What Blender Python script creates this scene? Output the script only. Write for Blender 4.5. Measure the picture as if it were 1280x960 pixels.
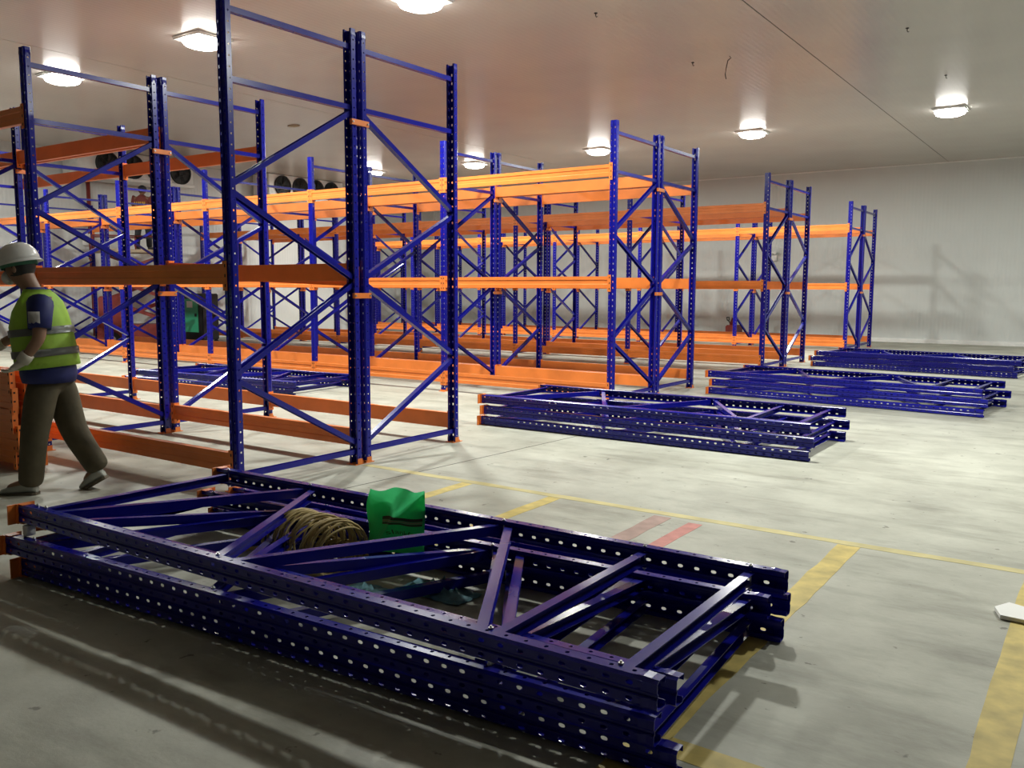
import bpy, bmesh, math, random
from mathutils import Vector, Matrix, Euler
random.seed(7)
for o in list(bpy.data.objects): bpy.data.objects.remove(o)
sc = bpy.context.scene
COL = sc.collection
PI = math.pi

# ------------------------------------------------------------------ camera
cd = bpy.data.cameras.new('camera'); cam = bpy.data.objects.new('camera', cd); COL.objects.link(cam)
cd.sensor_width = 36.0; cd.lens = 1078.98 / 1280 * 36.0; cd.clip_end = 200; cd.clip_start = .05
R = ((0.8217702803306275, -0.06529391941337567, 0.5660656414701049),
     (0.5698077701591198, 0.08794675734428606, -0.8170584268820174),
     (0.003565309469544997, 0.9939829334351091, 0.10947701406286849))
M4 = Matrix(R).to_4x4(); M4.translation = (5.1528, -3.9336, 1.4698)
cam.matrix_world = M4
sc.camera = cam

# ------------------------------------------------------------------ world, exposure, lamps' power
w = bpy.data.worlds.new('world'); sc.world = w; w.use_nodes = True
w.node_tree.nodes['Background'].inputs[0].default_value = (.5, .5, .5, 1)
w.node_tree.nodes['Background'].inputs[1].default_value = .0
vs = sc.view_settings
vs.view_transform = 'Standard'; vs.look = 'None'; vs.gamma = 1; vs.exposure = 0.0; vs.use_curve_mapping = False
LAMP_W = 215.0          # each ceiling lamp
LAMP_COL = (.97, 1.0, .93)
LAMPS = [(-13.2, 4.0), (-9.4, 3.95), (-5.6, 3.93), (-1.95, 4.35), (2.0, 4.2), (5.9, 4.2),
         (-13.3, 15.35), (-9.75, 15.7), (-5.7, 15.5), (-1.67, 15.25), (2.33, 15.0), (6.3, 15.2)]
LAMP_Z = 4.93

# rack dimensions (metres)
G, L, H, D = 0.1046, 2.70, 3.52, 1.2047
YROW = {1: 0.0, 2: 5.69, 3: 11.41, 4: 17.315}
CEIL = 4.96
XL, XR, YB, YF = -17.0, 18.0, 22.65, -22.0

# ------------------------------------------------------------------ materials
MATS = {}
def mat(name, col, rough=.5, metal=0., spec=.5, coat=0., var=0., scale=8., emit=0., bump=0., bscale=40., trans=0.):
    m = bpy.data.materials.new(name); m.use_nodes = True; MATS[name] = m
    nt = m.node_tree; b = nt.nodes['Principled BSDF']
    b.inputs['Base Color'].default_value = (*col, 1); b.inputs['Roughness'].default_value = rough
    b.inputs['Metallic'].default_value = metal; b.inputs['Specular IOR Level'].default_value = spec
    b.inputs['Coat Weight'].default_value = coat
    if trans: b.inputs['Transmission Weight'].default_value = trans
    if emit:
        b.inputs['Emission Color'].default_value = (*col, 1); b.inputs['Emission Strength'].default_value = emit
    if var or bump:
        tc = nt.nodes.new('ShaderNodeTexCoord')
        n = nt.nodes.new('ShaderNodeTexNoise'); n.inputs['Scale'].default_value = scale; n.inputs['Detail'].default_value = 5
        nt.links.new(tc.outputs['Object'], n.inputs['Vector'])
        if var:
            r = nt.nodes.new('ShaderNodeValToRGB')
            r.color_ramp.elements[0].position = .3; r.color_ramp.elements[1].position = .7
            r.color_ramp.elements[0].color = (*[max(0, c * (1 - var)) for c in col], 1)
            r.color_ramp.elements[1].color = (*[min(1, c * (1 + var)) for c in col], 1)
            nt.links.new(n.outputs['Fac'], r.inputs['Fac']); nt.links.new(r.outputs['Color'], b.inputs['Base Color'])
        if bump:
            n2 = nt.nodes.new('ShaderNodeTexNoise'); n2.inputs['Scale'].default_value = bscale
            nt.links.new(tc.outputs['Object'], n2.inputs['Vector'])
            bp = nt.nodes.new('ShaderNodeBump'); bp.inputs['Strength'].default_value = bump; bp.inputs['Distance'].default_value = .01
            nt.links.new(n2.outputs['Fac'], bp.inputs['Height']); nt.links.new(bp.outputs['Normal'], b.inputs['Normal'])
    return m

BLUE = mat('blue_paint', (.006, .007, .25), .22, spec=.4, var=.12, scale=6)
ORANGE = mat('orange_paint', (.80, .215, .04), .36, var=.08, scale=5)
DARK = mat('dark_slot', (.012, .008, .008), .7)
STEEL = mat('galvanised_steel', (.55, .55, .56), .3, metal=.9)
WHITEP = mat('white_paint', (.78, .78, .76), .45, var=.05)
BLACK = mat('black_plastic', (.012, .012, .014), .45)
YELLOW = mat('yellow_floor_paint', (.54, .42, .115), .6, var=.25, scale=9)
YELLOWP = mat('pale_worn_yellow_paint', (.50, .435, .20), .6, var=.22, scale=4)
REDP = mat('red_floor_paint', (.50, .19, .16), .65, var=.25, scale=9)
REDOLD = mat('faded_red_floor_paint', (.34, .22, .185), .65, var=.2, scale=9)
JOINT = mat('floor_joint', (.09, .085, .075), .8)
MAROON = mat('maroon_machine', (.20, .028, .022), .45, var=.2)
GREEN = mat('green_panel', (.05, .42, .22), .4, var=.06)
BAG = mat('green_plastic', (.06, .55, .22), .4, var=.10, scale=6)
_nt = BAG.node_tree; _t = _nt.nodes.new('ShaderNodeBsdfTranslucent'); _t.inputs[0].default_value = (.10, .75, .30, 1)
_m = _nt.nodes.new('ShaderNodeMixShader'); _m.inputs[0].default_value = .5
_nt.links.new(_nt.nodes['Principled BSDF'].outputs[0], _m.inputs[1]); _nt.links.new(_t.outputs[0], _m.inputs[2]); _nt.links.new(_m.outputs[0], _nt.nodes['Material Output'].inputs[0])
BAGD = mat('dark_print', (.055, .045, .02), .5)
BAGT = mat('tan_print', (.26, .27, .14), .5)
ROPE = mat('tan_twine', (.40, .30, .12), .7, var=.25, scale=30)
FILM = mat('blue_film', (.22, .42, .48), .25, var=.3, scale=25)
FOAM = mat('white_foam', (.86, .86, .84), .6)
CARD = mat('cardboard', (.42, .34, .24), .8, var=.15)
SKIN = mat('skin', (.27, .15, .095), .55, var=.08)
HAIR = mat('black_hair', (.012, .010, .010), .5)
LIME = mat('lime_vest', (.60, .92, .14), .6, var=.12, scale=7, bump=.3, bscale=14)
GREYT = mat('reflective_tape', (.30, .31, .30), .35)
NAVY = mat('navy_cloth', (.010, .016, .12), .7, var=.15)
OLIVE = mat('olive_cloth', (.085, .070, .040), .85, var=.2, bump=.5, bscale=12)
GLOVE = mat('white_glove', (.52, .49, .42), .85, var=.15)
HELM = mat('helmet_white', (.75, .74, .72), .3)
SHOE = mat('grey_shoe', (.36, .37, .33), .7, var=.2)
SOLE = mat('shoe_sole', (.12, .10, .07), .8)
MASK = mat('mask_cloth', (.62, .60, .57), .8)
MARC = mat('maroon_cloth', (.20, .045, .04), .8)
YPRINT = mat('yellow_print', (.75, .45, .05), .6)
DARKC = mat('dark_cloth', (.02, .022, .03), .8)
TIRE = mat('tyre_rubber', (.015, .015, .015), .7)
GRILL = mat('fan_dark', (.012, .014, .013), .5)
LENS = mat('lamp_lens', (1, .98, .92), .3, emit=28.)

def wall_mat(name, col, rough, rib, axis, strength, dist, spec=.5):
    m = mat(name, col, rough, spec=spec)
    nt = m.node_tree; b = nt.nodes['Principled BSDF']
    tc = nt.nodes.new('ShaderNodeTexCoord'); sp = nt.nodes.new('ShaderNodeSeparateXYZ')
    nt.links.new(tc.outputs['Object'], sp.inputs[0])
    mu = nt.nodes.new('ShaderNodeMath'); mu.operation = 'MULTIPLY'; mu.inputs[1].default_value = 2 * PI / rib
    nt.links.new(sp.outputs[axis], mu.inputs[0])
    sn = nt.nodes.new('ShaderNodeMath'); sn.operation = 'SINE'; nt.links.new(mu.outputs[0], sn.inputs[0])
    bp = nt.nodes.new('ShaderNodeBump'); bp.inputs['Strength'].default_value = strength; bp.inputs['Distance'].default_value = dist
    nt.links.new(sn.outputs[0], bp.inputs['Height']); nt.links.new(bp.outputs['Normal'], b.inputs['Normal'])
    n = nt.nodes.new('ShaderNodeTexNoise'); n.inputs['Scale'].default_value = .5; n.inputs['Detail'].default_value = 4
    nt.links.new(tc.outputs['Object'], n.inputs['Vector'])
    r = nt.nodes.new('ShaderNodeValToRGB')
    r.color_ramp.elements[0].position = .3; r.color_ramp.elements[1].position = .7
    r.color_ramp.elements[0].color = (*[c * .93 for c in col], 1); r.color_ramp.elements[1].color = (*[min(1, c * 1.04) for c in col], 1)
    nt.links.new(n.outputs['Fac'], r.inputs['Fac']); nt.links.new(r.outputs['Color'], b.inputs['Base Color'])
    return m
WALLB = wall_mat('wall_panel_back', (.64, .665, .65), .42, .10, 0, .35, .004)
WALLL = wall_mat('wall_panel_left', (.62, .635, .62), .45, .10, 1, .35, .004)
CEILM = wall_mat('ceiling_panel', (.56, .53, .49), .24, .09, 0, .25, .002)

def floor_mat():
    m = mat('concrete', (.5, .49, .42), .55, spec=.35); nt = m.node_tree; b = nt.nodes['Principled BSDF']
    tc = nt.nodes.new('ShaderNodeTexCoord')
    def noise(s, d, sx=1, sy=1):
        mp = nt.nodes.new('ShaderNodeMapping'); mp.inputs['Scale'].default_value = (sx, sy, 1)
        nt.links.new(tc.outputs['Object'], mp.inputs[0])
        n = nt.nodes.new('ShaderNodeTexNoise'); n.inputs['Scale'].default_value = s; n.inputs['Detail'].default_value = d
        n.inputs['Roughness'].default_value = .65
        nt.links.new(mp.outputs[0], n.inputs['Vector']); return n.outputs['Fac']
    r = nt.nodes.new('ShaderNodeValToRGB')
    e = r.color_ramp.elements; e[0].position = .32; e[1].position = .66
    e[0].color = (.31, .305, .255, 1); e[1].color = (.475, .475, .405, 1)
    nt.links.new(noise(1.3, 10), r.inputs['Fac'])
    r2 = nt.nodes.new('ShaderNodeValToRGB'); e = r2.color_ramp.elements
    e[0].position = .30; e[0].color = (.55, .545, .52, 1); e[1].position = .50; e[1].color = (1, 1, 1, 1)
    nt.links.new(noise(2.2, 6, .45, 1.6), r2.inputs['Fac'])
    mx = nt.nodes.new('ShaderNodeMix'); mx.data_type = 'RGBA'; mx.blend_type = 'MULTIPLY'; mx.inputs[0].default_value = .75
    nt.links.new(r.outputs[0], mx.inputs[6]); nt.links.new(r2.outputs[0], mx.inputs[7])
    r3 = nt.nodes.new('ShaderNodeValToRGB'); e = r3.color_ramp.elements
    e[0].position = .29; e[0].color = (.32, .31, .29, 1); e[1].position = .335; e[1].color = (1, 1, 1, 1)
    nt.links.new(noise(9, 3), r3.inputs['Fac'])
    mx2 = nt.nodes.new('ShaderNodeMix'); mx2.data_type = 'RGBA'; mx2.blend_type = 'MULTIPLY'; mx2.inputs[0].default_value = .8
    nt.links.new(mx.outputs[2], mx2.inputs[6]); nt.links.new(r3.outputs[0], mx2.inputs[7])
    nt.links.new(mx2.outputs[2], b.inputs['Base Color'])
    rr = nt.nodes.new('ShaderNodeMapRange'); rr.inputs[3].default_value = .42; rr.inputs[4].default_value = .7
    nt.links.new(noise(1.4, 5), rr.inputs[0]); nt.links.new(rr.outputs[0], b.inputs['Roughness'])
    bp = nt.nodes.new('ShaderNodeBump'); bp.inputs['Strength'].default_value = .15; bp.inputs['Distance'].default_value = .01
    nt.links.new(noise(30, 4), bp.inputs['Height']); nt.links.new(bp.outputs[0], b.inputs['Normal'])
    return m
CONC = floor_mat()

# ------------------------------------------------------------------ mesh helpers
def bm_box(bm, a, b, mi=0):
    vs_ = [bm.verts.new((x, y, z)) for x in (a[0], b[0]) for y in (a[1], b[1]) for z in (a[2], b[2])]
    for f in ((0, 1, 3, 2), (4, 6, 7, 5), (0, 4, 5, 1), (2, 3, 7, 6), (0, 2, 6, 4), (1, 5, 7, 3)):
        fc = bm.faces.new([vs_[i] for i in f]); fc.material_index = mi
    return vs_
def bm_cyl(bm, p, q, r, n=12, r2=None, mi=0, cap=True):
    p = Vector(p); q = Vector(q); d = (q - p).normalized()
    t = Vector((0, 0, 1)) if abs(d.z) < .9 else Vector((1, 0, 0))
    a = d.cross(t).normalized(); b = d.cross(a); r2 = r if r2 is None else r2
    A = [bm.verts.new(p + (a * math.cos(2 * PI * i / n) + b * math.sin(2 * PI * i / n)) * r) for i in range(n)]
    B = [bm.verts.new(q + (a * math.cos(2 * PI * i / n) + b * math.sin(2 * PI * i / n)) * r2) for i in range(n)]
    for i in range(n):
        f = bm.faces.new((A[i], A[(i + 1) % n], B[(i + 1) % n], B[i])); f.material_index = mi; f.smooth = True
    if cap:
        for ring in (A[::-1], B):
            f = bm.faces.new(ring); f.material_index = mi
def bm_loft(bm, rings, closed=True, caps=True, mi=0, smooth=True):
    V = [[bm.verts.new(p) for p in r] for r in rings]
    n = len(V[0])
    for a, b in zip(V, V[1:]):
        for i in range(n if closed else n - 1):
            f = bm.faces.new((a[i], a[(i + 1) % n], b[(i + 1) % n], b[i])); f.smooth = smooth; f.material_index = mi
    if caps and closed:
        bm.faces.new(V[0][::-1]).material_index = mi; bm.faces.new(V[-1]).material_index = mi
def bm_tube(bm, pts, r, n=6, closed=False):
    pts = [Vector(p) for p in pts]; rings = []
    up = Vector((0, 0, 1))
    for i, p in enumerate(pts):
        d = (pts[min(i + 1, len(pts) - 1)] - pts[max(i - 1, 0)]).normalized()
        a = d.cross(up)
        if a.length < 1e-3: a = d.cross(Vector((1, 0, 0)))
        a.normalize(); b = d.cross(a)
        rings.append([p + (a * math.cos(2 * PI * k / n) + b * math.sin(2 * PI * k / n)) * r for k in range(n)])
    bm_loft(bm, rings)
def bm_xprism(bm, prof, x0, x1, mi=0):        # prof: (y,z) loop extruded along x
    bm_loft(bm, [[(x0, y, z) for y, z in prof], [(x1, y, z) for y, z in prof]], mi=mi, smooth=False)
def mesh(bm, name, *mats, norm=True):
    if norm: bmesh.ops.recalc_face_normals(bm, faces=bm.faces)
    me = bpy.data.meshes.new(name); bm.to_mesh(me); bm.free()
    for m in mats: me.materials.append(m)
    return me
def link(name, me, parent=None, loc=None, rot=None):
    o = bpy.data.objects.new(name, me); COL.objects.link(o)
    if parent: o.parent = parent
    if loc is not None: o.location = loc
    if rot is not None: o.rotation_euler = rot
    return o
def obj(name, bm, m, parent=None, loc=None, rot=None):
    return link(name, mesh(bm, name, *(m if isinstance(m, (list, tuple)) else [m])), parent, loc, rot)
def empty(name, loc=(0, 0, 0), rot=(0, 0, 0)):
    o = bpy.data.objects.new(name, None); COL.objects.link(o); o.location = loc; o.rotation_euler = rot
    o.empty_display_size = .1
    return o
def tag(o, label, cat, group=None):
    o['label'] = label; o['category'] = cat
    if group: o['group'] = group
    return o
def struct(o, label=None):
    o['kind'] = 'structure'
    if label: o['label'] = label
    return o
def copy_tree(o, parent=None):
    c = o.copy(); COL.objects.link(c); c.parent = parent
    for ch in CHILD.get(o.name, []): copy_tree(ch, c)
    return c
CHILD = {}
def reg(o):
    for ob in bpy.data.objects:
        if ob.parent: CHILD.setdefault(ob.parent.name, [])
    def rec(p):
        CHILD[p.name] = [ob for ob in bpy.data.objects if ob.parent == p]
        for c in CHILD[p.name]: rec(c)
    rec(o)
def sm(o):
    for p in o.data.polygons: p.use_smooth = True
    return o
def box_obj(name, a, b, m, parent=None, bev=0.):
    bm = bmesh.new(); bm_box(bm, a, b)
    if bev: bmesh.ops.bevel(bm, geom=list(bm.edges), offset=bev, segments=2, affect='EDGES')
    return obj(name, bm, m, parent)

# ------------------------------------------------------------------ the room
o = struct(box_obj('floor', (XL - .2, YF - .2, -.2), (XR + .2, YB + .2, 0), CONC), 'pale worn concrete floor with stains')
FLOOR = o
ceil = struct(empty('ceiling', (0, 0, CEIL)), 'glossy off-white ribbed panel ceiling')
xs = [XL - .2, -8.02, 1.22, XR + .2]
for a, b in zip(xs, xs[1:]):
    bm = bmesh.new(); bm_box(bm, (a + .008, YF - .2, 0), (b - .008, YB + .2, .12)); obj('ceiling_panel', bm, CEILM, ceil)
for x in xs[1:-1]:
    bm = bmesh.new(); bm_box(bm, (x - .012, YF, .004), (x + .012, YB, .03)); obj('panel_joint', bm, JOINT, ceil)
struct(box_obj('wall_back', (XL - .2, YB, 0), (XR + .2, YB + .2, CEIL + .1), WALLB), 'white ribbed panel wall behind the rack rows')
struct(box_obj('wall_left', (XL - .2, YF - .2, 0), (XL, YB, CEIL + .1), WALLL), 'white ribbed panel wall carrying the fan units')
struct(box_obj('wall_right', (XR, YF - .2, 0), (XR + .2, YB, CEIL + .1), WALLL), 'white panel wall beside the open floor')
struct(box_obj('wall_front', (XL - .2, YF - .2, 0), (XR + .2, YF, CEIL + .1), WALLB), 'white panel wall behind the photographer')
bm = bmesh.new(); bm_xprism(bm, [(YB - .14, 0), (YB - .14, .07), (YB - .09, .11), (YB, .11), (YB, 0)], XL, XR)
struct(obj('trim_1', bm, WHITEP), 'low pale kerb along the foot of the back wall')
bm = bmesh.new(); bm_box(bm, (XL, YB - .06, .1), (XL + .06, YB, CEIL)); struct(obj('trim_2', bm, WHITEP), 'white corner strip where the walls meet')
bm = bmesh.new(); bm_box(bm, (XL, YB - .04, CEIL - .03), (XR, YB, CEIL)); struct(obj('trim_3', bm, WHITEP), 'thin cove strip under the ceiling')
# saw cut in the slab
for (x0, y0, x1, y1) in ((.55, .1, .86, 4.2), (-8, 10.2, 8, 10.2)):
    d = Vector((x1 - x0, y1 - y0, 0)).normalized(); n = Vector((-d.y, d.x, 0)) * .006
    bm = bmesh.new(); P = [Vector((x0, y0, 0)) + n, Vector((x0, y0, 0)) - n, Vector((x1, y1, 0)) - n, Vector((x1, y1, 0)) + n]
    bm_loft(bm, [[p + Vector((0, 0, -.01)) for p in P], [p + Vector((0, 0, .0008)) for p in P]], smooth=False)
    obj('saw_cut', bm, JOINT, FLOOR)

# painted floor lines
def line(label, a, b, m=YELLOW, name='floor_line'):
    bm = bmesh.new()
    n = max(2, int(max(b[0] - a[0], b[1] - a[1]) / .15)); alongx = (b[0] - a[0]) > (b[1] - a[1])
    rows = []
    for i in range(n + 1):
        t = i / n; j1, j2 = random.uniform(-.006, .006), random.uniform(-.006, .006)
        if alongx: x = a[0] + (b[0] - a[0]) * t; rows.append(((x, a[1] + j1), (x, b[1] + j2)))
        else: y = a[1] + (b[1] - a[1]) * t; rows.append(((a[0] + j1, y), (b[0] + j2, y)))
    bm_loft(bm, [[(p[0], p[1], -.004), (q[0], q[1], -.004), (q[0], q[1], .0012), (p[0], p[1], .0012)] for p, q in rows], smooth=False)
    tag(obj(name, bm, m), label, 'floor marking', 'painted floor lines')
line('long worn yellow floor line crossing the open floor behind the big frame stack', (.1, 1.18, 0), (8.5, 1.26, 0), YELLOWP)
line('yellow floor line running under the green bag end of the big stack', (1.16, -.9, 0), (1.26, 1.17, 0))
line('yellow floor line branching off left of the red marks', (1.94, -.9, 0), (2.04, 1.17, 0))
line('yellow floor line emerging at the right end of the big frame stack', (3.93, -1.72, 0), (4.05, 1.17, 0))
line('yellow floor line running past the white foam scrap', (4.87, -2.8, 0), (4.99, 1.17, 0))
line('short yellow floor line at the lower right tip of the big stack', (4.05, -1.52, 0), (4.87, -1.41, 0))
line('bright red painted strip on the floor behind the big stack', (3.03, .45, 0), (3.12, 1.1, 0), REDP)
line('faded red painted strip left of the brighter red strip', (2.78, .45, 0), (2.90, 1.14, 0), REDOLD)

# ------------------------------------------------------------------ rack parts
W, DP = .092, .056           # upright width and depth
def make_post_mesh():
    bm = bmesh.new(); pitch = .075; z0 = .02; n = int((H - z0) / pitch)
    hw, hd = W / 2, DP / 2
    # profile strips: (p0, p1, hole half width along strip, hole half height) in plan (x,y)
    pl = [((.026, hd), (hw, hd), None), ((hw, hd), (hw, -hd + .012), (.008, .007)), ((hw, -hd + .012), (hw - .008, -hd), None),
          ((hw - .008, -hd), (.010, -hd), (.0075, .0125)), ((.010, -hd), (.006, -hd + .007), None), ((.006, -hd + .007), (-.006, -hd + .007), None),
          ((-.006, -hd + .007), (-.010, -hd), None), ((-.010, -hd), (-hw + .008, -hd), (.0075, .0125)),
          ((-hw + .008, -hd), (-hw, -hd + .012), None), ((-hw, -hd + .012), (-hw, hd), (.008, .007)), ((-hw, hd), (-.026, hd), None)]
    zs = [z0 + pitch * i for i in range(n + 1)]
    for p, q, hole in pl:
        p = Vector(p); q = Vector(q); Ln = (q - p).length; u = (q - p) / Ln
        def P(s, z): c = p + u * s; return bm.verts.new((c.x, c.y, z))
        def quad(a, b, za, zb): bm.faces.new((P(a, za), P(b, za), P(b, zb), P(a, zb)))
        if not hole: quad(0, Ln, 0, H); continue
        quad(0, Ln, 0, zs[0]); quad(0, Ln, zs[-1], H)
        hx, hz = hole; c = Ln / 2
        for za, zb in zip(zs, zs[1:]):
            zc = (za + zb) / 2
            O = [(0, za), (c, za), (Ln, za), (Ln, zc), (Ln, zb), (c, zb), (0, zb), (0, zc)]
            I = [(c - hx * .75, zc - hz * .75), (c, zc - hz), (c + hx * .75, zc - hz * .75), (c + hx, zc), (c + hx * .75, zc + hz * .75), (c, zc + hz), (c - hx * .75, zc + hz * .75), (c - hx, zc)]
            OV = [P(*a) for a in O]; IV = [P(*a) for a in I]
            for k in range(8): bm.faces.new((OV[k], OV[(k + 1) % 8], IV[(k + 1) % 8], IV[k]))
    bmesh.ops.remove_doubles(bm, verts=bm.verts, dist=1e-5)
    bmesh.ops.recalc_face_normals(bm, faces=bm.faces)
    bmesh.ops.solidify(bm, geom=list(bm.faces), thickness=.0026)
    return mesh(bm, 'post', BLUE)
POST = make_post_mesh()
def make_brace_mesh(length):
    bm = bmesh.new(); a, b, t = .020, .024, .003     # half in-plane width, half thickness
    prof = [(-a, -b), (a, -b), (a, -b + t), (-a + t, -b + t), (-a + t, b - t), (a, b - t), (a, b), (-a, b)]
    bm_loft(bm, [[(x, y, 0) for x, y in prof], [(x, y, length) for x, y in prof]], smooth=False)
    return mesh(bm, 'brace', BLUE)
def make_foot_mesh():
    bm = bmesh.new()
    bm_box(bm, (-.050, -.075, -.001), (.050, .06, .006))
    for s in (-1, 1): bm_box(bm, (s * (W / 2 + .0005), -.024, .004), (s * (W / 2 + .004), .03, .05))
    bm_box(bm, (-W / 2 - .004, -DP / 2 - .006, .004), (W / 2 + .004, -DP / 2 - .001, .022))
    return mesh(bm, 'foot_plate', ORANGE)
FOOT = make_foot_mesh()
y0, y1 = .026, D - .026
HZ = (.11, 2.915, 3.385)
DG = (((y0, 2.87), (y1, 2.20)), ((y1, 2.14), (y0, 1.56)), ((y0, 1.50), (y1, .86)), ((y1, .80), (y0, .19)))
HB = make_brace_mesh(y1 - y0)
DBM = [make_brace_mesh(math.hypot(b[0] - a[0], b[1] - a[1])) for a, b in DG]
def make_frame(bolts=False):
    r = empty('rack_upright')
    link('post', POST, r, (0, 0, .004)); link('post', POST, r, (0, D, .004), (0, 0, PI))
    link('foot_plate', FOOT, r); link('foot_plate', FOOT, r, (0, D, 0), (0, 0, PI))
    for z in HZ: # local z of brace -> +y ; local x -> z
        o = link('horizontal_brace', HB, r); o.matrix_local = Matrix(((0, 1, 0, 0), (0, 0, 1, y0), (1, 0, 0, z), (0, 0, 0, 1)))
    for (a, b), me in zip(DG, DBM):
        d = Vector((0, b[0] - a[0], b[1] - a[1])).normalized(); n = Vector((1, 0, 0)); xx = n.cross(d)
        o = link('diagonal_brace', me, r)
        o.matrix_local = Matrix(((xx.x, n.x, d.x, 0), (xx.y, n.y, d.y, a[0]), (xx.z, n.z, d.z, a[1]), (0, 0, 0, 1)))
    if bolts:
        bm = bmesh.new(); bm_cyl(bm, (-W / 2 - .012, 0, 0), (W / 2 + .012, 0, 0), .004, 8); bm_cyl(bm, (-W / 2 - .006, 0, 0), (-W / 2, 0, 0), .009, 6); bm_cyl(bm, (W / 2 + .006, 0, 0), (W / 2, 0, 0), .009, 6)
        me = mesh(bm, 'bolt', STEEL)
        pts = [(y, z) for z in HZ for y in (.022, D - .022)] + [(.022, 1.53), (.022, .19), (D - .022, 2.17), (D - .022, .83)]
        for y, z in pts: link('bolt', me, r, (0, y, z))
    return r
FR0 = make_frame(); reg(FR0)
FR0_used = [False]
def frame(loc, rot, label, cat='rack frame', group=None, src=None):
    if src is None and not FR0_used[0]: FR0_used[0] = True; c = FR0
    else: c = copy_tree(src or FR0)
    if isinstance(rot, Matrix):
        m = rot.to_4x4(); m.translation = loc; c.matrix_world = m
    else: c.location = loc; c.rotation_euler = rot
    return tag(c, label, cat, group)

# beams
BH = .145
def make_beam():
    r = empty('rack_beam')
    x1 = L - W - .008
    bm = bmesh.new()
    prof = [(0, 0), (0, .046), (.007, .052), (.007, .098), (0, .104), (0, BH), (.048, BH), (.048, 0)]
    bm_xprism(bm, prof, 0, x1); bar = obj('bar', bm, ORANGE, r, (W / 2 + .004, -DP / 2 - .004, 0))
    for s, x in ((1, W / 2), (-1, L - W / 2)):
        bm = bmesh.new(); sx = lambda a: a if s > 0 else L - a
        xa, xb = sorted((sx(.003), sx(W / 2 + .004))); bm_box(bm, (xa, -DP / 2 - .007, -.045), (xb, -DP / 2 - .003, BH + .02))
        xa, xb = sorted((sx(W / 2), sx(W / 2 + .005))); bm_box(bm, (xa, -DP / 2 - .005, -.045), (xb, .03, BH + .02))
        for z in (-.02, .05, .12):
            xa, xb = sorted((sx(.015), sx(.026))); bm_box(bm, (xa, -DP / 2 - .0085, z), (xb, -DP / 2 - .006, z + .022), 1)
            xa, xb = sorted((sx(W / 2 - .003), sx(W / 2 + .0055))); bm_box(bm, (xa, -.005, z), (xb, .008, z + .014), 1)
        obj('end_connector', bm, [ORANGE, DARK], r)
    return r
BM0 = make_beam(); reg(BM0); BM0_used = [False]
def beam(loc, rot, label, group=None, cat='rack beam'):
    if not BM0_used[0]: BM0_used[0] = True; c = BM0
    else: c = copy_tree(BM0)
    c.location = loc; c.rotation_euler = rot; c['kind'] = 'thing'
    return tag(c, label, cat, group)

ORD = ['first', 'second', 'third', 'fourth', 'fifth', 'sixth', 'seventh', 'eighth']
ROWN = {1: 'nearest', 2: 'second', 3: 'third', 4: 'farthest'}
def spacer(parent, z):
    bm = bmesh.new(); bm_box(bm, (W / 2 - .03, -G - .012, z - .02), (W / 2 + .010, .012, z + .02))
    bm_box(bm, (W / 2 - .012, -G - .045, z - .022), (W / 2 + .012, .045, z + .022))
    bm_cyl(bm, (W / 2 + .01, -G - .032, z), (W / 2 + .02, -G - .032, z), .008, 6, mi=1); bm_cyl(bm, (W / 2 + .01, .032, z), (W / 2 + .02, .032, z), .008, 6, mi=1)
    return mesh(bm, 'row_spacer', ORANGE, STEEL)
SP = [spacer(None, 1.41), spacer(None, 2.80)]
NB = {1: 3, 2: 6, 3: 6, 4: 6}
for row, yr in YROW.items():
    for k in range(NB[row] + 1):
        x = -k * L
        frame((x, yr + D, 0), (0, 0, PI), f'blue perforated upright frame, front half of {ROWN[row]} rack row, {ORD[k]} from open end', group='standing rack frames')
        c = frame((x, yr + D + G, 0), (0, 0, 0), f'blue perforated upright frame, rear half of {ROWN[row]} rack row, {ORD[k]} from open end', group='standing rack frames')
        for me in SP: link('row_spacer', me, c)
LV = {'bottom': .135, 'middle': 1.485, 'top': 2.855}
LINES = [('front', 0., 0), ('inner front', D, 1), ('inner rear', D + G, 0), ('rear', 2 * D + G, 1)]
def put(row, k, line_i, level, dz=0., tilt=0.):
    nm, dy, flip = LINES[line_i]; y = YROW[row] + dy; z = LV[level] + dz
    lab = f'orange {level} beam, {nm} line of {ROWN[row]} rack row, {ORD[k]} bay from open end'
    if flip: c = beam((-k * L, y, z), (0, 0, PI), lab, 'rack beams in place')
    else: c = beam((-(k + 1) * L, y, z), (0, tilt, 0), lab, 'rack beams in place')
    return c
for row in (2, 3, 4):
    for k in range(NB[row]):
        for li in range(4):
            for lv in LV: put(row, k, li, lv)
put(1, 0, 0, 'bottom'); put(1, 0, 2, 'bottom'); put(1, 0, 3, 'bottom')
put(1, 0, 0, 'middle', .01); put(1, 0, 1, 'middle', .045)
c = put(1, 0, 2, 'middle', .09, math.atan2(.09, L)); c['label'] = 'orange middle beam hung crooked, left end higher, inner rear of nearest rack row'
for k in (1, 2):
    for li in (0, 1, 3): put(1, k, li, 'bottom')
    for li in (0, 1): put(1, k, li, 'middle', .01)
    for li in range(4): put(1, k, li, 'top', .03)

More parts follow.
